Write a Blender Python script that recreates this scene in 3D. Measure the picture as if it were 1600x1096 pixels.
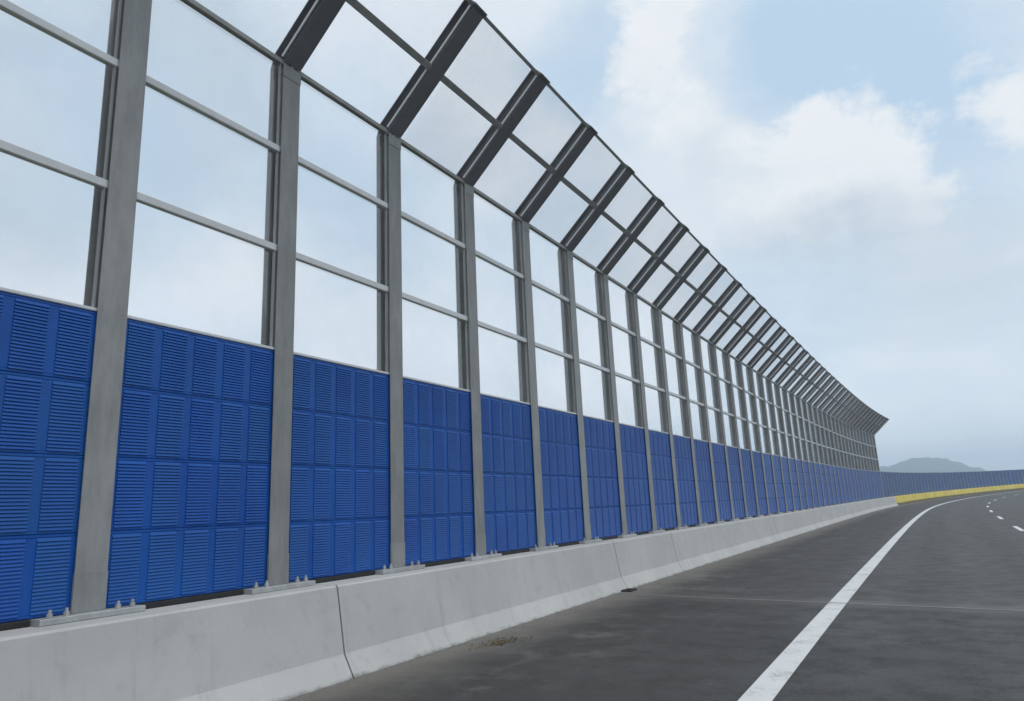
import bpy, math, random
from mathutils import Matrix, Vector, noise as mnoise
from bisect import bisect_right
random.seed(7)
for o in list(bpy.data.objects): bpy.data.objects.remove(o)
sc = bpy.context.scene
R = math.radians

# ------------------------------------------------------------------ camera
YAW, PITCH, ROLL = 0.50387, 0.22234, 0.0441
CAMZ = 1.629
fw = Vector((-math.sin(YAW)*math.cos(PITCH), math.cos(YAW)*math.cos(PITCH), math.sin(PITCH)))
rt = Vector((math.cos(YAW), math.sin(YAW), 0)); up = rt.cross(fw)
r2 = rt*math.cos(ROLL) - up*math.sin(ROLL); u2 = r2.cross(fw)
cd = bpy.data.cameras.new('camera'); cam = bpy.data.objects.new('camera', cd)
sc.collection.objects.link(cam); sc.camera = cam
cam.matrix_world = Matrix(((r2.x, u2.x, -fw.x, 0), (r2.y, u2.y, -fw.y, 0), (r2.z, u2.z, -fw.z, CAMZ), (0, 0, 0, 1)))
cd.sensor_width = 36; cd.lens = 1113.29/1600*36; cd.shift_x = 2/1600; cd.shift_y = -2/1600
cd.clip_start = 0.05; cd.clip_end = 20000

# ------------------------------------------------------------------ world, sun, exposure
SUN_EL, SUN_AZ = R(70), R(105)        # azimuth clockwise from +Y (the way the road runs)
w = bpy.data.worlds.new('World'); sc.world = w; w.use_nodes = True
nt = w.node_tree; nt.nodes.clear()
class NT:
    """tiny node-graph helper"""
    def __init__(s, tree): s.t = tree
    def n(s, kind, **kw):
        nd = s.t.nodes.new(kind)
        for k, v in kw.items():
            if k in nd.inputs: 
                nd.inputs[k].default_value = v
            else: setattr(nd, k, v)
        return nd
    def l(s, a, b): s.t.links.new(a, b)
    def math(s, op, a, b=None, c=None, clamp=False):
        nd = s.t.nodes.new('ShaderNodeMath'); nd.operation = op; nd.use_clamp = clamp
        for i, v in enumerate((a, b, c)):
            if v is None: continue
            if isinstance(v, (int, float)): nd.inputs[i].default_value = v
            else: s.l(v, nd.inputs[i])
        return nd.outputs[0]
    def smooth(s, v, a, b, lo=0., hi=1.):
        nd = s.t.nodes.new('ShaderNodeMapRange'); nd.interpolation_type = 'SMOOTHSTEP'
        s.l(v, nd.inputs[0]); nd.inputs[1].default_value = a; nd.inputs[2].default_value = b
        nd.inputs[3].default_value = lo; nd.inputs[4].default_value = hi
        return nd.outputs[0]
    def mix(s, f, a, b, blend='MIX'):
        nd = s.t.nodes.new('ShaderNodeMix'); nd.data_type = 'RGBA'; nd.blend_type = blend
        for sock, v in ((nd.inputs[0], f), (nd.inputs[6], a), (nd.inputs[7], b)):
            if isinstance(v, (int, float)): sock.default_value = v
            elif isinstance(v, tuple): sock.default_value = (*v, 1)[:4]
            else: s.l(v, sock)
        return nd.outputs[2]
    def noise(s, vec, scale, detail=6, rough=.55, dist=0., out=0):
        nd = s.t.nodes.new('ShaderNodeTexNoise'); nd.inputs['Scale'].default_value = scale
        nd.inputs['Detail'].default_value = detail; nd.inputs['Roughness'].default_value = rough
        nd.inputs['Distortion'].default_value = dist
        if vec is not None: s.l(vec, nd.inputs['Vector'])
        return nd.outputs[out]
g = NT(nt)
tc = g.n('ShaderNodeTexCoord')
sky = g.n('ShaderNodeTexSky', sky_type='NISHITA', sun_disc=False)
sky.sun_elevation = SUN_EL; sky.sun_rotation = SUN_AZ; sky.dust_density = 2.5; sky.air_density = 1.0
dirv = tc.outputs['Generated']
# clouds: soft masses given by direction, broken up by noise
def vm(op, a, b, out=0):
    nd = g.n('ShaderNodeVectorMath', operation=op)
    for i, v in enumerate((a, b)):
        if isinstance(v, tuple): nd.inputs[i].default_value = v
        else: g.l(v, nd.inputs[i])
    return nd.outputs[out]
wob = g.noise(dirv, 2.6, 7, .66, out=1)
wob = vm('SUBTRACT', wob, (.5, .5, .5))
sc_n = g.n('ShaderNodeVectorMath', operation='SCALE'); g.l(wob, sc_n.inputs[0]); sc_n.inputs['Scale'].default_value = .24
wdir = vm('NORMALIZE', vm('ADD', dirv, sc_n.outputs[0]), (0, 0, 0))
def direction(px, py):
    return (fw + r2*((px-798)/1113.29) - u2*((py-546)/1113.29)).normalized()
def lobe(px, py, rad):
    d = direction(px, py)
    nd = g.n('ShaderNodeVectorMath', operation='DOT_PRODUCT'); g.l(wdir, nd.inputs[0]); nd.inputs[1].default_value = d
    return g.smooth(nd.outputs['Value'], math.cos(rad/1113.), 1.0)
def total(lobes):
    t = None
    for (px, py, rad, a) in lobes:
        v = g.math('MULTIPLY', lobe(px, py, rad), a)
        t = v if t is None else g.math('ADD', t, v)
    return t
flat = g.n('ShaderNodeMapping'); flat.inputs['Scale'].default_value = (1, 1, 1.8); g.l(dirv, flat.inputs[0])
n1 = g.noise(flat.outputs[0], 2.3, 7, .58, .25)
n2 = g.noise(flat.outputs[0], 5.5, 6, .64, .35)
n3 = g.noise(flat.outputs[0], 3.1, 6, .6, .5)
blue = total([(915, 75, 120, .5), (1250, 70, 170, .35), (1340, 150, 200, .38), (1480, 60, 240, .35), (1500, 240, 130, .25), (1190, 490, 170, .30), (560, 300, 200, .25), (870, 430, 170, .25), (60, 210, 240, .15)])
cover = g.math('SUBTRACT', g.math('ADD', .80, g.math('MULTIPLY', g.math('SUBTRACT', n1, .5), 1.5)), blue)
cum = total([(1000, 10, 120, .7), (1060, 110, 130, .75), (1085, 215, 110, .3), (1230, 290, 130, .75), (1330, 285, 130, .8), (1430, 300, 100, .45), (1640, 130, 120, .6), (1570, 205, 60, .25), (600, 90, 200, .35), (800, 260, 150, .4), (680, 520, 200, .35), (300, 420, 260, .3)])
cum = g.math('ADD', cum, g.math('MULTIPLY', g.math('SUBTRACT', n2, .5), 1.6))
cum = g.math('ADD', cum, g.math('MULTIPLY', g.math('SUBTRACT', g.noise(flat.outputs[0], 17, 4, .65, .3), .5), .7))
cumf = g.smooth(cum, .12, .95)
cover = g.math('MAXIMUM', g.smooth(cover, .0, .95, .20, .92), g.math('MULTIPLY', cumf, .92))
shade = total([(1350, 340, 60, .35), (1290, 350, 60, .4), (1230, 360, 60, .4), (1180, 372, 50, .3), (60, 170, 280, 1.0), (330, 190, 170, .75), (560, 340, 130, .6), (690, 250, 90, .4), (880, 90, 100, .3), (1480, 470, 200, .25)])
shade = g.math('ADD', shade, g.smooth(n3, .42, .72, 0, .6))
sep = g.n('ShaderNodeSeparateXYZ'); g.l(dirv, sep.inputs[0])
strat = g.mix(g.smooth(sep.outputs[2], .0, .40), (11.0, 11.5, 11.9), (8.1, 8.7, 9.3))
ccol = g.mix(cumf, strat, (9.3, 9.5, 9.7))
ccol = g.mix(g.math('MULTIPLY', shade, .8, clamp=True), ccol, (5.9, 6.75, 7.6))
blu = g.mix(.8, sky.outputs[0], (5.2, 7.4, 9.6))
col = g.mix(cover, blu, ccol)
bg = g.n('ShaderNodeBackground', Strength=.1); g.l(col, bg.inputs[0])
wo = g.n('ShaderNodeOutputWorld'); g.l(bg.outputs[0], wo.inputs[0])

sd = bpy.data.lights.new('sun', 'SUN'); sd.energy = 1.5; sd.angle = R(28); sd.color = (1, .97, .92)
sun = bpy.data.objects.new('sun', sd); sc.collection.objects.link(sun)
sv = Vector((math.sin(SUN_AZ)*math.cos(SUN_EL), math.cos(SUN_AZ)*math.cos(SUN_EL), math.sin(SUN_EL)))
sun.rotation_euler = sv.to_track_quat('Z', 'Y').to_euler(); sun.location = (0, 0, 50)
sc.view_settings.view_transform = 'Standard'; sc.view_settings.look = 'None'
sc.view_settings.gamma = 1; sc.view_settings.use_curve_mapping = False
sc.view_settings.exposure = 0.0
sc.render.engine = 'CYCLES'
sc.cycles.transparent_max_bounces = 24; sc.cycles.max_bounces = 6; sc.cycles.volume_bounces = 2

# ------------------------------------------------------------------ the line the road follows
KS = [0, 18.904, 37.81, 56.71, 75.62, 113.43, 163.84]
KV = [k/1.26029 for k in (.00218, .00036, .00074, .00107, .00354, .00476, .00501)]
def curv(s):
    if s <= 0: return 0.
    if s >= KS[-1]: return KV[-1]
    i = bisect_right(KS, s)-1; t = (s-KS[i])/(KS[i+1]-KS[i]); return KV[i]*(1-t)+KV[i+1]*t
S0, DS = -40., .1
px, py, pth = [-6.061], [S0], [0.]
for i in range(2700):
    s = S0+i*DS; k = (curv(s)+curv(s+DS))/2; t0 = pth[-1]; t1 = t0+k*DS; tm = (t0+t1)/2
    px.append(px[-1]+math.sin(tm)*DS); py.append(py[-1]+math.cos(tm)*DS); pth.append(t1)
BASE = .97                                # top of the post foot plates above the road at s = 0
def frame(s):
    f = (s-S0)/DS; i = max(0, min(len(px)-2, int(f))); t = f-i
    x = px[i]*(1-t)+px[i+1]*t; y = py[i]*(1-t)+py[i+1]*t; th = pth[i]*(1-t)+pth[i+1]*t
    return x, y, th, .5258e-4*max(s, 0)**2
def P(s, off, z):                         # off = metres from the post line towards the road, z = metres above the foot plates
    x, y, th, gz = frame(s)
    return Vector((x+off*math.cos(th), y-off*math.sin(th), BASE+gz+z))
def M(s):                                 # x along the line, y towards the road
    p = P(s, 0, 0); th = frame(s)[2]
    a = Vector((math.sin(th), math.cos(th), 0)); b = Vector((math.cos(th), -math.sin(th), 0))
    return Matrix(((a.x, -b.x, 0, p.x), (a.y, -b.y, 0, p.y), (0, 0, 1, p.z), (0, 0, 0, 1)))
# local frame used below: +x along the line, -y towards the road, +z up (right handed)
def bayM(s, s1):
    p, q = P(s, 0, 0), P(s1, 0, 0); a = (q-p).normalized(); b = Vector((a.y, -a.x, 0)).normalized(); c = b.cross(a) * -1
    c = Vector((0, 0, 1)); c = (c - a*c.dot(a)).normalized(); yv = c.cross(a)
    return Matrix(((a.x, yv.x, c.x, p.x), (a.y, yv.y, c.y, p.y), (a.z, yv.z, c.z, p.z), (0, 0, 0, 1)))

# ------------------------------------------------------------------ mesh helpers
class MB:
    def __init__(s): s.v = []; s.f = []; s.m = []
    def quad(s, a, b, c, d, m=0):
        i = len(s.v); s.v += [a, b, c, d]; s.f.append((i, i+1, i+2, i+3)); s.m.append(m)
    def tri(s, a, b, c, m=0):
        i = len(s.v); s.v += [a, b, c]; s.f.append((i, i+1, i+2)); s.m.append(m)
    def box(s, x0, x1, y0, y1, z0, z1, m=0):
        i = len(s.v)
        s.v += [(x0,y0,z0),(x1,y0,z0),(x1,y1,z0),(x0,y1,z0),(x0,y0,z1),(x1,y0,z1),(x1,y1,z1),(x0,y1,z1)]
        for f in ((0,3,2,1),(4,5,6,7),(0,1,5,4),(1,2,6,5),(2,3,7,6),(3,0,4,7)): s.f.append(tuple(i+k for k in f)); s.m.append(m)
    def cbox(s, x0, x1, y0, y1, z0, z1, c=.004, m=0):
        """box running along x with chamfered long edges"""
        pr = [(y0+c,z0),(y1-c,z0),(y1,z0+c),(y1,z1-c),(y1-c,z1),(y0+c,z1),(y0,z1-c),(y0,z0+c)]
        s.prism([(x0, a, b) for a, b in pr], [(x1, a, b) for a, b in pr], m)
    def vbox(s, x0, x1, y0, y1, z0, z1, c=.004, m=0):
        """upright box with chamfered vertical edges"""
        pr = [(x0+c,y0),(x1-c,y0),(x1,y0+c),(x1,y1-c),(x1-c,y1),(x0+c,y1),(x0,y1-c),(x0,y0+c)]
        s.prism([(a, b, z0) for a, b in pr], [(a, b, z1) for a, b in pr], m)
    def prism(s, A, B, m=0):
        n = len(A); i = len(s.v); s.v += list(A)+list(B)
        for k in range(n):
            j = (k+1) % n; s.f.append((i+k, i+j, i+n+j, i+n+k)); s.m.append(m)
        s.f.append(tuple(i+k for k in reversed(range(n)))); s.m.append(m)
        s.f.append(tuple(i+n+k for k in range(n))); s.m.append(m)
    def mesh(s, name, mats):
        me = bpy.data.meshes.new(name); me.from_pydata([tuple(v) for v in s.v], [], s.f)
        for m in mats: me.materials.append(m)
        me.polygons.foreach_set('material_index', s.m); me.update()
        import bmesh
        bm = bmesh.new(); bm.from_mesh(me); bmesh.ops.recalc_face_normals(bm, faces=bm.faces); bm.to_mesh(me); bm.free()
        return me
col0 = sc.collection
def link(name, me, parent=None, mat=None):
    o = bpy.data.objects.new(name, me); col0.objects.link(o)
    if parent is not None: o.parent = parent
    if mat is not None: o.matrix_local = mat
    return o
def tag(o, label=None, cat=None, group=None, kind=None):
    for k, v in (('label', label), ('category', cat), ('group', group), ('kind', kind)):
        if v: o[k] = v
    return o

# ------------------------------------------------------------------ materials
def material(name):
    m = bpy.data.materials.new(name); m.use_nodes = True
    t = m.node_tree; t.nodes.clear(); gg = NT(t)
    b = gg.n('ShaderNodeBsdfPrincipled'); o = gg.n('ShaderNodeOutputMaterial'); gg.l(b.outputs[0], o.inputs[0])
    return m, gg, b
def coords(gg, kind='Object'): return gg.n('ShaderNodeTexCoord').outputs[kind]
def worldpos(gg): return gg.n('ShaderNodeNewGeometry').outputs['Position']
def bump(gg, b, h, strength, dist):
    n = gg.n('ShaderNodeBump', Strength=strength, Distance=dist); gg.l(h, n.inputs['Height']); gg.l(n.outputs[0], b.inputs['Normal'])

def steel(name, c, rough, var=.12, metal=.0):
    m, gg, b = material(name); p = worldpos(gg)
    mp = gg.n('ShaderNodeMapping'); mp.inputs['Scale'].default_value = (1, 1, .22); gg.l(p, mp.inputs[0])
    streak = gg.noise(mp.outputs[0], 9, 6, .65); blot = gg.noise(p, 1.7, 5, .6); fine = gg.noise(p, 60, 3, .6)
    f = gg.math('ADD', gg.math('MULTIPLY', streak, .5), gg.math('ADD', gg.math('MULTIPLY', blot, .35), gg.math('MULTIPLY', fine, .15)))
    rnd = gg.n('ShaderNodeObjectInfo').outputs['Random']
    f = gg.math('ADD', f, gg.math('MULTIPLY', gg.math('SUBTRACT', rnd, .5), .12))
    col = gg.mix(gg.smooth(f, .3, .72), tuple(x*(1-var) for x in c), tuple(x*(1+var) for x in c))
    gg.l(col, b.inputs['Base Color']); b.inputs['Metallic'].default_value = metal
    gg.l(gg.smooth(blot, .3, .7, rough-.07, rough+.09), b.inputs['Roughness'])
    bump(gg, b, fine, .08, .002)
    return m
STEEL = steel('grey_painted_steel', (.262, .266, .264), .5, .24)
ARM_SHADE = steel('shaded_arm_steel', (.145, .146, .158), .45, .15)  # post steel darkened: the shade under the arms is put into the colour
ALU = steel('anodised_aluminium', (.60, .61, .62), .38, .08, .1)
GALV = steel('galvanised_plate', (.40, .41, .41), .5, .2, .2)

m, gg, b = material('blue_louvre_paint'); BLUE = m
p = worldpos(gg); blot = gg.noise(p, 1.1, 6, .6)
mp = gg.n('ShaderNodeMapping'); mp.inputs['Scale'].default_value = (1, 1, .15); gg.l(p, mp.inputs[0])
streak = gg.noise(mp.outputs[0], 14, 5, .7)
rnd = gg.n('ShaderNodeObjectInfo').outputs['Random']
c = gg.mix(gg.smooth(blot, .3, .7), (.002, .060, .32), (.004, .086, .40))
c = gg.mix(gg.math('MULTIPLY', gg.smooth(streak, .48, .8), .45), c, (.035, .105, .29))
c = gg.mix(gg.math('MULTIPLY', rnd, .6), c, (.010, .098, .33))
gg.l(c, b.inputs['Base Color']); b.inputs['Roughness'].default_value = .42; b.inputs['Specular IOR Level'].default_value = .33

m, gg, b = material('greyer_blue_paint'); BLUE2 = m  # greyer blue for the low barrier panels
rnd = gg.n('ShaderNodeObjectInfo').outputs['Random']; c = gg.mix(rnd, (.008, .065, .27), (.012, .085, .30))
c = gg.mix(gg.smooth(gg.noise(worldpos(gg), .5, 6, .6), .35, .7), c, (.03, .09, .24)); gg.l(c, b.inputs['Base Color']); b.inputs['Roughness'].default_value = .5
m, gg, b = material('mineral_wool_dark'); WOOL = m
b.inputs['Base Color'].default_value = (.012, .03, .10, 1); b.inputs['Roughness'].default_value = .9
m, gg, b = material('gap_black'); BLACK = m
gg.l(gg.mix(gg.noise(worldpos(gg), 8, 4), (.008, .008, .009), (.022, .022, .022)), b.inputs['Base Color']); b.inputs['Roughness'].default_value = .7

def pane(name):
    m, gg, b = material(name); t = m.node_tree; t.nodes.remove(b)
    tr = gg.n('ShaderNodeBsdfTransparent'); gl = gg.n('ShaderNodeBsdfGlossy'); df = gg.n('ShaderNodeBsdfTranslucent')
    p = worldpos(gg); dirt = gg.smooth(gg.noise(p, .9, 7, .65), .35, .8)
    gg.l(gg.mix(dirt, (.99, .992, .995), (.975, .98, .985)), tr.inputs[0])
    gl.inputs['Roughness'].default_value = .10; gl.inputs[0].default_value = (.9, .9, .9, 1); df.inputs[0].default_value = (.6, .62, .64, 1)
    fr = gg.n('ShaderNodeFresnel', IOR=1.45)
    a = gg.n('ShaderNodeMixShader'); gg.l(gg.math('MULTIPLY', dirt, .02), a.inputs[0]); gg.l(tr.outputs[0], a.inputs[1]); gg.l(df.outputs[0], a.inputs[2])
    x = gg.n('ShaderNodeMixShader'); gg.l(gg.math('MULTIPLY', fr.outputs[0], .2), x.inputs[0]); gg.l(a.outputs[0], x.inputs[1]); gg.l(gl.outputs[0], x.inputs[2])
    o = [n for n in t.nodes if n.type == 'OUTPUT_MATERIAL'][0]; gg.l(x.outputs[0], o.inputs[0])
    return m
GLASS = pane('clear_acrylic')

def concrete(name, c0, c1, dark, yellow=False):
    m, gg, b = material(name); p = worldpos(gg)
    uv = gg.n('ShaderNodeUVMap').outputs[0]                      # u = metres along, v = metres up
    sp = gg.n('ShaderNodeSeparateXYZ'); gg.l(uv, sp.inputs[0])
    big = gg.noise(p, .8, 7, .6); mid = gg.noise(p, 4.5, 7, .65); fine = gg.noise(p, 70, 4, .7)
    c = gg.mix(gg.smooth(big, .3, .7), c0, c1)
    c = gg.mix(gg.math('MULTIPLY', gg.smooth(mid, .5, .75), .28), c, dark)
    mp = gg.n('ShaderNodeMapping'); mp.inputs['Scale'].default_value = (7, .55, 1); gg.l(uv, mp.inputs[0])
    drip = gg.smooth(gg.noise(mp.outputs[0], 1., 6, .65), .52, .78)
    c = gg.mix(gg.math('MULTIPLY', drip, .45), c, dark)
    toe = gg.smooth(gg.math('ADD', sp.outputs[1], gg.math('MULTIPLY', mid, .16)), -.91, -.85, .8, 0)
    form = gg.math('ABSOLUTE', gg.math('SUBTRACT', gg.math('FRACT', gg.math('MULTIPLY', sp.outputs[0], .5)), .5))
    c = gg.mix(gg.smooth(form, .0, .005, .10, 0), c, dark)       # shutter joints
    scuf = gg.n('ShaderNodeMapping'); scuf.inputs['Scale'].default_value = (.7, 14, 1); gg.l(uv, scuf.inputs[0])
    scf = gg.math('MULTIPLY', gg.smooth(gg.noise(scuf.outputs[0], 1.3, 7, .7), .62, .74), gg.smooth(gg.noise(p, .6, 3), .45, .6))
    c = gg.mix(gg.math('MULTIPLY', scf, .4), c, tuple(x*.5 for x in dark))
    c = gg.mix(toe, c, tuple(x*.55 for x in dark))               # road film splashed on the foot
    if yellow: c = gg.mix(gg.smooth(gg.math('ADD', sp.outputs[1], gg.math('MULTIPLY', mid, .12)), -.70, -.62, .92, 0), c, (.05, .045, .04))   # dark band along the foot, below the yellow
    vor = gg.n('ShaderNodeTexVoronoi', Scale=26.); gg.l(p, vor.inputs['Vector'])
    pit = gg.smooth(vor.outputs['Distance'], .0, .13, 1, 0)
    pit = gg.math('MULTIPLY', pit, gg.smooth(gg.noise(p, 6, 3), .5, .62))
    c = gg.mix(gg.math('MULTIPLY', pit, .45), c, tuple(x*.5 for x in dark))
    c = gg.mix(gg.smooth(fine, .35, .7, 0, .12), c, dark)
    gg.l(c, b.inputs['Base Color']); b.inputs['Roughness'].default_value = .85; b.inputs['Specular IOR Level'].default_value = .3
    h = gg.math('SUBTRACT', gg.math('ADD', gg.math('MULTIPLY', fine, .25), mid), gg.math('MULTIPLY', pit, .7))
    bump(gg, b, h, .25, .006)
    return m
CONC = concrete('parapet_concrete', (.44, .442, .436), (.505, .505, .495), (.27, .27, .265))
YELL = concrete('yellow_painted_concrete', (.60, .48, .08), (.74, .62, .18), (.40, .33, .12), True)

m, gg, b = material('asphalt'); ASPH = m
p = worldpos(gg); uv = gg.n('ShaderNodeUVMap').outputs[0]; sp = gg.n('ShaderNodeSeparateXYZ'); gg.l(uv, sp.inputs[0])
off = sp.outputs[0]
big = gg.noise(p, .35, 7, .6); mid = gg.noise(p, 2.2, 7, .65); fine = gg.noise(p, 95, 3, .7)
mp = gg.n('ShaderNodeMapping'); mp.inputs['Scale'].default_value = (1.6, .16, 1); gg.l(uv, mp.inputs[0])
lanes = gg.noise(mp.outputs[0], 1., 6, .6)
vor = gg.n('ShaderNodeTexVoronoi', Scale=85.); gg.l(p, vor.inputs['Vector'])
c = gg.mix(gg.smooth(big, .3, .7), (.032, .031, .031), (.054, .053, .053))
c = gg.mix(gg.math('MULTIPLY', gg.smooth(lanes, .48, .72), .55), c, (.062, .062, .064))
c = gg.mix(gg.math('MULTIPLY', gg.smooth(mid, .48, .68), .6), c, (.022, .021, .020))
mp2 = gg.n('ShaderNodeMapping'); mp2.inputs['Scale'].default_value = (.55, .35, 1); gg.l(uv, mp2.inputs[0])
c = gg.mix(gg.smooth(gg.noise(mp2.outputs[0], 1.2, 8, .68), .5, .68, 0, .5), c, (.088, .086, .083))
speck = gg.noise(p, 26, 5, .75)
c = gg.mix(gg.smooth(speck, .46, .68, 0, .55), c, (.10, .099, .096))
c = gg.mix(gg.smooth(speck, .30, .46, .6, 0), c, (.016, .016, .016))
stone = gg.smooth(vor.outputs['Distance'], .05, .32, 1, 0)
sepc = gg.n('ShaderNodeSeparateColor'); gg.l(vor.outputs['Color'], sepc.inputs[0])
c = gg.mix(gg.math('MULTIPLY', stone, gg.smooth(sepc.outputs[0], .4, 1., 0, .9)), c, (.19, .188, .18))
# two pours that meet at the transverse joint: the far one older and paler
js = gg.math('ADD', sp.outputs[1], gg.math('MULTIPLY', off, .145))
pour = gg.smooth(gg.math('ADD', js, gg.math('MULTIPLY', gg.math('SUBTRACT', mid, .5), .25)), 13.25, 13.45)
c = gg.mix(gg.math('MULTIPLY', pour, .42), c, (.088, .086, .084))
near = gg.smooth(gg.math('ABSOLUTE', gg.math('SUBTRACT', gg.math('ADD', js, gg.math('MULTIPLY', mid, .5)), 13.65)), .05, .75, .65, 0)
c = gg.mix(near, c, (.13, .125, .118))
c = gg.mix(gg.smooth(off, 3.8, 4.5, .45, 0), c, (.040, .036, .032))     # shoulder laid in a browner mix
track = gg.math('MULTIPLY', gg.smooth(gg.math('ABSOLUTE', gg.math('SUBTRACT', gg.math('ABSOLUTE', gg.math('SUBTRACT', off, 6.65)), .85)), .15, .55, 1, 0), .3)
c = gg.mix(track, c, (.036, .036, .037))
# dust and dried mud swept against the foot of the parapet and in the shoulder
wv = gg.math('ADD', off, gg.math('MULTIPLY', gg.math('SUBTRACT', gg.noise(p, 1.3, 7, .65), .5), 1.1))
dust = gg.smooth(wv, .6, 1.9, .75, 0)
c = gg.mix(dust, c, (.19, .178, .158))
patch = gg.math('MULTIPLY', gg.smooth(wv, .9, 4.2, 1, 0), gg.smooth(gg.noise(p, .8, 9, .72), .50, .66))
c = gg.mix(gg.math('MULTIPLY', patch, .8), c, (.15, .143, .132))
streaks = gg.smooth(gg.noise(mp.outputs[0], 2.7, 7, .7), .6, .72)
c = gg.mix(gg.math('MULTIPLY', streaks, .32), c, (.15, .147, .14))
gg.l(c, b.inputs['Base Color']); gg.l(gg.smooth(mid, .3, .7, .62, .82), b.inputs['Roughness']); b.inputs['Specular IOR Level'].default_value = .35
h = gg.math('ADD', gg.math('MULTIPLY', stone, .8), gg.math('MULTIPLY', fine, .6)); bump(gg, b, h, .45, .006)

def paint(name, c, wear):
    m, gg, b = material(name); p = worldpos(gg)
    n = gg.noise(p, 2.2, 8, .7); f = gg.noise(p, 45, 4, .7)
    k = gg.smooth(gg.math('ADD', gg.math('MULTIPLY', n, .55), gg.math('MULTIPLY', f, .45)), wear, wear+.14)
    gg.l(gg.mix(gg.math('MULTIPLY', k, .75), c, (.16, .16, .16)), b.inputs['Base Color'])
    b.inputs['Roughness'].default_value = .6; bump(gg, b, f, .3, .004)
    return m
PAINT = paint('white_road_paint', (.60, .61, .61), .50)
JOINT = paint('joint_mortar', (.17, .17, .168), .48)

# ------------------------------------------------------------------ ground, road
def sweep(name, mat, prof, s0, s1, step, parent=None, caps=False, smooth=False):
    """prof: list of (off, z) points, swept along the line; u = metres along, v = z (or off for flat sheets)"""
    n = max(1, int(round((s1-s0)/step))); V = []; F = []; UV = []
    for i in range(n+1):
        s = s0+(s1-s0)*i/n
        for (o_, z_) in prof: V.append(P(s, o_, z_))
    k = len(prof); closed = caps
    for i in range(n):
        for j in range(k if closed else k-1):
            jj = (j+1) % k
            F.append((i*k+j, i*k+jj, (i+1)*k+jj, (i+1)*k+j))
    if caps:
        F.append(tuple(range(k-1, -1, -1))); F.append(tuple(n*k+j for j in range(k)))
    me = bpy.data.meshes.new(name); me.from_pydata([tuple(v) for v in V], [], F); me.materials.append(mat)
    uvl = me.uv_layers.new(name='UVMap')
    for l in me.loops:
        vi = l.vertex_index; i, j = divmod(vi, k); s = s0+(s1-s0)*i/n
        uvl.data[l.index].uv = (s, prof[j][1]) if caps else (prof[j][0], s)
    import bmesh
    bm = bmesh.new(); bm.from_mesh(me); bmesh.ops.recalc_face_normals(bm, faces=bm.faces); bm.to_mesh(me); bm.free()
    me.update()
    return link(name, me, parent)
def upfix(o):
    if o.data.polygons[0].normal.z < 0: o.data.flip_normals()
    return o

m, gg, b = material('dry_grass_ground'); GRASSG = m
p = worldpos(gg)
c = gg.mix(gg.smooth(gg.noise(p, .02, 8, .6), .35, .65), (.075, .085, .035), (.12, .105, .06))
c = gg.mix(gg.smooth(gg.noise(p, 1.5, 6, .7), .4, .7), c, (.05, .06, .025)); gg.l(c, b.inputs['Base Color']); b.inputs['Roughness'].default_value = .95
mb = MB(); mb.quad((-2600, -600, -.45), (2600, -600, -.45), (2600, 2650, -.45), (-2600, 2650, -.45))
tag(link('ground', mb.mesh('ground', [GRASSG])), kind='structure')

RZ = -.97
road = tag(upfix(sweep('road', ASPH, [(.45, RZ), (2.5, RZ), (4.6, RZ), (8.7, RZ), (13.2, RZ), (13.25, RZ-.2), (15.5, RZ-1.9-.6)], -40, 225, 1.5)), kind='structure')
EDGE = upfix(sweep('edge_line', PAINT, [(4.455, RZ+.004), (4.715, RZ+.004)], -30, 220, 1.0, road))
for i in range(-5, 18):
    c0 = 35.5+12*i
    upfix(sweep('lane_dash', PAINT, [(8.58, RZ+.004), (8.74, RZ+.004)], c0-2, c0+2, 1.0, road))
# transverse joint across the deck
mb = MB()
for i in range(60):
    o0, o1 = .64+i*.21, .64+(i+1)*.21
    def jt(o_, e): 
        s = 13.25-.145*(o_-.7)+.014*mnoise.noise(Vector((o_*2.3, e*7, 0)))
        return P(s+e*(.035+.012*mnoise.noise(Vector((o_*5.1, 3+e, 1)))), o_, RZ+.0045)
    mb.quad(jt(o0, -1), jt(o1, -1), jt(o1, 1), jt(o0, 1))
upfix(link('transverse_joint', mb.mesh('transverse_joint', [JOINT]), road))
# ------------------------------------------------------------------ concrete parapet
PROF = [(-.34, -1.45), (-.34, -.075), (-.315, -.05), (.385, -.05), (.405, -.068), (.515, -.735), (.525, -.755), (.645, -.965), (.645, -1.45)]
secs = [(-6, 6.1, 'grey concrete parapet section nearest the camera at the lower left'),
        (6.1, 13.95, 'long grey concrete parapet section between the two open joints in the foreground'),
        (13.95, 17.6, 'short grey concrete parapet section just past the dark drain'),
        (17.6, 30.2, 'grey concrete parapet section right after the short one, beside the dusty shoulder'),
        (30.2, 86.0, 'far grey concrete parapet section running up to the yellow paint')]
for a, bb, lab in secs:
    o = sweep('concrete_parapet', CONC, PROF, a+.012, bb-.012, .6, None, True)
    tag(o, lab, 'parapet', 'concrete parapet sections')
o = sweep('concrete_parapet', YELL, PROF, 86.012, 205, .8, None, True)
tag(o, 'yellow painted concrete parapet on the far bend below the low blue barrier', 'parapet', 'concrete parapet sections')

# ------------------------------------------------------------------ noise barrier: shared meshes
PITCHB, S1 = 2.0, 3.643                    # post spacing; place of the first post in view
FW, DEP, FT = .136, .24, .014              # half flange width, section depth, flange thickness
HB, HK = 2.52, 6.165                       # top of the blue panels, knee
AY, AZ = 1.569, 1.467                      # arm reach
AL = math.hypot(AY, AZ); AA = math.atan2(AZ, AY)
def hsection(mb, z0, z1, m=0):
    mb.vbox(-FW, FW, -0.0, FT, z0, z1, .003, m)                      # front flange (towards the road)
    mb.vbox(-FW, FW, DEP-FT, DEP, z0, z1, .003, m)
    mb.box(-.006, .006, FT, DEP-FT, z0, z1, m)
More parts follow.
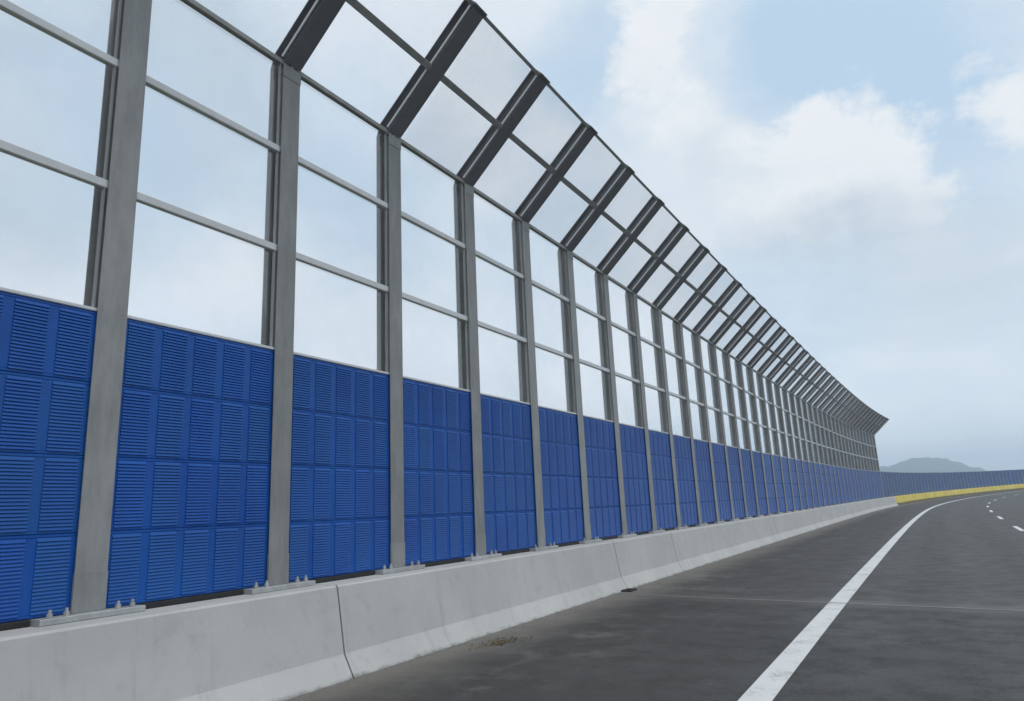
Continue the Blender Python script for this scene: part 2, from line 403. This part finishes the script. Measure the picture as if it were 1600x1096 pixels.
# in local frames -y is towards the road, so the section runs from y = 0 (front) to y = DEP (back)
mb = MB(); hsection(mb, 0, HK-.03); POST = mb.mesh('post', [STEEL])
mb = MB(); hsection(mb, 0, HB+.06); SHORT = mb.mesh('post', [STEEL])
mb = MB(); mb.vbox(-FW-.004, FW+.004, -.006, -.0015, 0.004, .31, .002); mb.box(-FW-.004, -FW-.001, -.0015, .016, .004, .31); mb.box(FW+.001, FW+.004, -.0015, .016, .004, .31)
SLEEVE = mb.mesh('foot_sleeve', [STEEL])
mb = MB(); mb.cbox(-.43, .43, -.11, .26, -.049, 0.0, .006); PLATE = mb.mesh('base_plate', [GALV])
mb = MB()
hexa = [(math.cos(R(60*i))*.022, math.sin(R(60*i))*.022) for i in range(6)]
mb.prism([(a, b_, .001) for a, b_ in hexa], [(a, b_, .034) for a, b_ in hexa])
octo = [(math.cos(R(45*i))*.012, math.sin(R(45*i))*.012) for i in range(8)]
mb.prism([(a, b_, .034) for a, b_ in octo], [(a, b_, .062) for a, b_ in octo])
BOLT = mb.mesh('bolt', [GALV])
# arm: its own frame has +z along the arm, +y the upper (outer) side
mb = MB(); hsection(mb, 0.0, AL-.02); ARMM = mb.mesh('arm', [ARM_SHADE])
mb = MB(); mb.vbox(-FW-.018, FW+.018, -.02, DEP+.02, AL-.0195, AL+.012, .006); CAP = mb.mesh('end_plate', [ARM_SHADE])
mb = MB(); mb.vbox(-FW-.004, FW+.004, -.006, -.0015, HK-.20, HK-.035, .002); SPL = mb.mesh('knee_plate', [STEEL])
mb = MB(); mb.vbox(-FW-.026, -FW-.008, .031, .068, HB+.036, HK-.03, .003); BEADP = mb.mesh('glazing_bead', [STEEL])
mb = MB(); mb.vbox(-FW-.026, -FW-.008, .031, .068, .03, AL-.02, .003); BEADA = mb.mesh('glazing_bead', [ALU])
armM = Matrix.Translation((0, 0, HK)) @ Matrix.Rotation(math.pi/2-AA, 4, 'X')
# at the knee the arm's lower flange meets the post's front flange: gusset block fills the mitre
mb = MB()
for x0, x1 in ((-.012, .012),):
    mb.prism([(x0, 0.002, HK-.035), (x0, DEP-.002, HK-.035), (x0, DEP*math.cos(math.pi/2-AA)+0, HK+DEP*math.sin(math.pi/2-AA)), (x0, 0.002, HK+.0)],
             [(x1, 0.002, HK-.035), (x1, DEP-.002, HK-.035), (x1, DEP*math.cos(math.pi/2-AA)+0, HK+DEP*math.sin(math.pi/2-AA)), (x1, 0.002, HK+.0)])
mb.prism([(-FW, DEP-.012, HK-.035), (-FW, DEP, HK-.035), (-FW, DEP*math.cos(math.pi/2-AA), HK+DEP*math.sin(math.pi/2-AA)), (-FW, DEP*math.cos(math.pi/2-AA)-.012, HK+DEP*math.sin(math.pi/2-AA)-.004)],
         [(FW, DEP-.012, HK-.035), (FW, DEP, HK-.035), (FW, DEP*math.cos(math.pi/2-AA), HK+DEP*math.sin(math.pi/2-AA)), (FW, DEP*math.cos(math.pi/2-AA)-.012, HK+DEP*math.sin(math.pi/2-AA)-.004)])
GUSS = mb.mesh('knee_gusset', [STEEL])

# blue sound panel: 0.01 .. 1.99 along x, front face at y = .03
NCOL, CW, CG = 5, .262, .086
X0 = 1.0-(NCOL*CW+(NCOL-1)*CG)/2
PH = (HB-.004)/4; NS = 20; LT, LB = .028, .028
YF, YB = .032, .135
cols = [X0+i*(CW+CG) for i in range(NCOL)]
def louvres(mb, x0, n=NS):
    z0, z1 = LB, PH-LB; d = (z1-z0)/n
    for i in range(n):
        zt = z1-i*d; zb = zt-d*.97; ya, yb = YF+.001, YF-.0105
        mb.quad((x0, ya, zt), (x0+CW, ya, zt), (x0+CW, yb, zb), (x0, yb, zb))            # sloping hood
        mb.quad((x0, yb, zb), (x0+CW, yb, zb), (x0+CW, yb+.002, zb-.003), (x0, yb+.002, zb-.003))
        mb.quad((x0+.0, ya+.006, zt-.006), (x0+CW, ya+.006, zt-.006), (x0+CW, yb+.002, zb-.003), (x0, yb+.002, zb-.003), 1)   # its inside
        mb.tri((x0, ya, zt), (x0, yb, zb), (x0, ya, zb-.003)); mb.tri((x0+CW, ya, zt), (x0+CW, ya, zb-.003), (x0+CW, yb, zb))
        mb.quad((x0, ya, zb-.003), (x0+CW, ya, zb-.003), (x0+CW, ya, zt-d), (x0, ya, zt-d))
def panelbody(mb):
    zl, zh = .0012, PH-.0012
    mb.box(.014, 1.986, YF+.03, YB, .0015, PH-.0015, 1)                               # inner box, dark
    mb.box(.02, 1.98, YF+.05, YB-.02, PH-.01, PH+.01)
    mb.cbox(.014, 1.986, YF, YF+.0295, zl, LB, .0055)
    mb.cbox(.014, 1.986, YF, YF+.0295, PH-LB, zh, .006)
    xs = [.014]+[v for c_ in cols for v in (c_, c_+CW)]+[1.986]
    for a, b_ in zip(xs[0::2], xs[1::2]):
        mb.box(a, b_, YF+.0012, YF+.0285, LB+.0002, PH-LB-.0002)
mb = MB(); panelbody(mb); PANEL = mb.mesh('sound_panel', [BLUE, WOOL])
mb = MB(); louvres(mb, 0.); LOUV = mb.mesh('louvre_section', [BLUE, WOOL])
mb = MB(); panelbody(mb)
for c_ in cols: louvres(mb, c_, 11)
PANELFAR = mb.mesh('sound_panel', [BLUE, WOOL]); PANELLOW = mb.mesh('sound_panel', [BLUE2, WOOL])
mb = MB(); mb.cbox(.016, 1.984, .022, .145, HB+.0015, HB+.034, .006); CAPS = mb.mesh('cap_strip', [ALU])
mb = MB(); mb.cbox(.44, 1.56, .01, .15, -.048, .002, .006); GAPSTRIP = mb.mesh('gap_strip', [BLACK])  # black strip in the gap between panel foot and parapet top
RH, RD = .036, .05                         # half height and depth of the rails
def railmesh(h, d, y0=.026):
    mb = MB(); mb.cbox(.016, 1.984, y0, y0+d, -h, h, .008); mb.cbox(.016, 1.984, y0+d+.0005, y0+d+.03, -h*.6, h*.6, .005); return mb.mesh('rail', [ALU])
RAIL = railmesh(.042, .06)
mb = MB(); mb.cbox(.016, 1.984, .020, .09, -.036, .036, .008); RAILK = mb.mesh('rail', [STEEL])
mb = MB(); mb.cbox(.016, 1.984, .016, .06, -.026, .026, .006); RAILT = mb.mesh('rail', [STEEL])
mb = MB(); mb.cbox(.016, 1.984, .012, .085, -.05, .05, .008); RAILM = mb.mesh('rail', [STEEL])
def panemesh(h):
    mb = MB(); mb.box(.02, 1.98, .070, .082, .004, h-.004); return mb.mesh('glass_pane', [GLASS])
ZR1, ZR2 = 3.735, 4.987
panes = [(HB+.034, panemesh(ZR1-.042-HB-.034)), (ZR1+.042, panemesh(ZR2-ZR1-.084)), (ZR2+.042, panemesh(HK-.036-ZR2-.042))]
PA1 = panemesh(AL/2-.045); PA2 = panemesh(AL/2-.045-.055)
mb = MB(); mb.box(.16, .174, .060, .069, .0, 1); 

def barrier(name, label, s_first, n_posts, tall, near):
    root = bpy.data.objects.new(name, None); col0.objects.link(root); root.matrix_world = M(s_first)
    inv = M(s_first).inverted()
    tag(root, label, 'noise barrier')
    for i in range(n_posts):
        s = s_first+PITCHB*i
        po = link('post', POST if tall else SHORT, root, inv @ M(s))
        link('base_plate', PLATE, po)
        if tall:
            if i < near: link('foot_sleeve', SLEEVE, po)
            if i < near:
                for x in (-.34, -.21, .21, .34):
                    link('bolt', BOLT, po, Matrix.Translation((x, -.06+random.uniform(-.01, .01), 0)) @ Matrix.Rotation(random.random(), 4, 'Z'))
            link('arm', ARMM, po, armM); link('end_plate', CAP, po, armM); link('glazing_bead', BEADP, po); link('glazing_bead', BEADA, po, armM); link('knee_gusset', GUSS, po); link('knee_plate', SPL, po)
        if i == n_posts-1: break
        B = inv @ bayM(s, s+PITCHB)
        for r_ in range(4):
            far = i >= near
            pn = link('sound_panel', (PANELFAR if tall else PANELLOW) if far else PANEL, root, B @ Matrix.Translation((0, random.uniform(-.0008, .0008), .004+PH*r_)))
            if not far:
                for c_ in cols: link('louvre_section', LOUV, pn, Matrix.Translation((c_, 0, 0)))
        link('cap_strip', CAPS, root, B)
        link('gap_strip', GAPSTRIP, root, B)
        if tall:
            for z, me in panes: link('glass_pane', me, root, B @ Matrix.Translation((0, 0, z)))
            link('rail', RAIL, root, B @ Matrix.Translation((0, 0, ZR1))); link('rail', RAIL, root, B @ Matrix.Translation((0, 0, ZR2)))
            link('rail', RAILK, root, B @ Matrix.Translation((0, 0, HK)))
            A = B @ armM
            link('glass_pane', PA1, root, A @ Matrix.Translation((0, 0, .0))); link('glass_pane', PA2, root, A @ Matrix.Translation((0, 0, AL/2+.045)))
            link('rail', RAILM, root, A @ Matrix.Translation((0, 0, AL/2))); link('rail', RAILT, root, A @ Matrix.Translation((0, 0, AL-.035)))
    return root
# two bays before the first post in view
barrier('noise_barrier', 'tall grey steel noise barrier with clear panes, blue louvred panels and angled top', S1-2*PITCHB, 42, True, 16)
barrier('noise_barrier', 'low blue noise barrier without panes, on the far bend behind the yellow parapet', S1+39*PITCHB+.35, 56, False, 0)

# ------------------------------------------------------------------ small things on the road
m, gg, b = material('drain_black'); DRN = m
gg.l(gg.mix(gg.noise(worldpos(gg), 30, 4), (.010, .010, .011), (.03, .028, .026)), b.inputs['Base Color']); b.inputs['Roughness'].default_value = .8
root = bpy.data.objects.new('drain_grate', None); col0.objects.link(root); root.matrix_world = Matrix.Translation((0, 0, RZ)) ; root.matrix_world = M(13.75) @ Matrix.Translation((0, -.74, RZ))
tag(root, 'small dark drain at the foot of the parapet beside the open joint', 'drain')
mb = MB(); mb.cbox(-.17, .17, -.105, -.085, .002, .030, .004); mb.cbox(-.17, .17, .075, .095, .002, .030, .004); mb.box(-.17, -.15, -.0845, .0745, .002, .029); mb.box(.15, .17, -.0845, .0745, .002, .029); mb.box(-.149, .149, -.084, .074, .003, .006)
link('frame', mb.mesh('frame', [DRN]), root)
mb = MB(); mb.cbox(-.013, .013, -.084, .074, .0065, .026, .003) if False else mb.box(-.011, .011, -.084, .074, .0065, .026); BAR = mb.mesh('bar', [DRN])
for i in range(5): link('bar', BAR, root, Matrix.Translation((-.11+.055*i, 0, 0)))

def leafmat(name, c0, c1):
    m, gg, b = material(name); i = gg.n('ShaderNodeNewGeometry').outputs['Random Per Island']
    gg.l(gg.mix(i, c0, c1), b.inputs['Base Color']); b.inputs['Roughness'].default_value = .85; return m
LEAF = leafmat('dry_leaves', (.20, .14, .055), (.045, .035, .022)); GRIT = leafmat('grit', (.10, .095, .085), (.26, .245, .22))
mb = MB()
for i in range(170):
    a = random.gauss(0, 1); s = 8.25+a*.2; of = 1.12+random.gauss(0, .09)+.05*a; c = P(s, max(of, .72), RZ+.006+abs(random.gauss(0, .012)))
    l, wd = random.uniform(.010, .030), random.uniform(.006, .014); an = random.uniform(0, 6.28); t = random.uniform(-.5, .5)
    d = Vector((math.cos(an), math.sin(an), t*.4)); e = Vector((-math.sin(an), math.cos(an), random.uniform(-.5, .5)))
    mb.quad(c-d*l, c-e*wd+Vector((0, 0, .006)), c+d*l, c+e*wd+Vector((0, 0, .004)))
tag(link('leaf_litter', mb.mesh('leaf_litter', [LEAF])), 'scatter of dry brown leaves on the asphalt near the parapet foot', 'leaf litter', kind='stuff')
mb = MB()
for i in range(2600):
    s = random.uniform(2, 34); of = .66+abs(random.gauss(0, .22)); k = random.uniform(.004, .011)*(1.5 if random.random() < .06 else 1); c = P(s, of, RZ)
    an = random.uniform(0, 6.28); ca, sa = math.cos(an)*k, math.sin(an)*k
    q = [(c.x+ca, c.y+sa, c.z-.001), (c.x-sa, c.y+ca, c.z-.001), (c.x-ca, c.y-sa, c.z-.001), (c.x+sa, c.y-ca, c.z-.001)]
    ap = (c.x+ca*.2, c.y-sa*.2, c.z+k*1.1)
    for j in range(4): mb.tri(q[j], q[(j+1) % 4], ap)
tag(link('grit', mb.mesh('grit', [GRIT])), 'loose pale grit swept along the foot of the parapet', 'grit', kind='stuff')

# ------------------------------------------------------------------ far hills, tree, poles
m, gg, b = material('wooded_hill'); HILL = m
p = worldpos(gg)
c = gg.mix(gg.smooth(gg.noise(p, .012, 8, .65), .35, .65), (.03, .05, .026), (.06, .08, .045)); gg.l(c, b.inputs['Base Color']); b.inputs['Roughness'].default_value = .95
def hills():
    # height of the ridge, metres, against azimuth in degrees (clockwise from +Y)
    pts = [(-60, 60), (-30, 70), (-12, 74), (-6, 62), (-3.4, 72), (-1.8, 76), (-.8, 82), (-.2, 91), (.6, 90), (1.5, 84), (2.4, 72), (3.4, 56), (4.6, 40), (6, 30), (8, 26), (12, 16), (25, 22), (50, 30)]
    D = 2000.
    def H(a):
        for (a0, h0), (a1, h1) in zip(pts, pts[1:]):
            if a0 <= a <= a1:
                t = (a-a0)/(a1-a0); t = t*t*(3-2*t); return h0+(h1-h0)*t
        return 20
    mb = MB(); na, nr = 1100, 18; V = []
    for i in range(na+1):
        a = -60+110*i/na; h = H(a)
        for j in range(nr+1):
            r_ = j/nr; d = D-420+840*r_; k = math.sin(math.pi*r_)**.8
            x, y = math.sin(R(a))*d, math.cos(R(a))*d
            z = .92*k*h*(1+.10*mnoise.noise(Vector((x*.006, y*.006, 0))))+(k > .05)*(2.0*mnoise.noise(Vector((x*.035, y*.035, 1)))+3.2*mnoise.noise(Vector((x*.10, y*.10, 2))))
            V.append((x, y, z-1.2))
    mb.v = V
    for i in range(na):
        for j in range(nr):
            q = i*(nr+1)+j; mb.f.append((q, q+nr+1, q+nr+2, q+1)); mb.m.append(0)
    return mb.mesh('hills', [HILL])
h = link('hills', hills()); tag(h, kind='structure'); upfix(h)

# ------------------------------------------------------------------ haze
m = bpy.data.materials.new('haze_air'); m.use_nodes = True; t = m.node_tree; t.nodes.clear()
v = t.nodes.new('ShaderNodeVolumePrincipled'); v.inputs['Density'].default_value = .0007; v.inputs['Color'].default_value = (.68, .83, 1, 1); v.inputs['Anisotropy'].default_value = .0
oo = t.nodes.new('ShaderNodeOutputMaterial'); t.links.new(v.outputs[0], oo.inputs['Volume'])
mb = MB(); mb.box(-2700, 2700, -700, 2750, -2.5, 110)
hz = link('haze', mb.mesh('haze', [m])); tag(hz, 'pale blue haze in the far air', 'haze', kind='stuff')
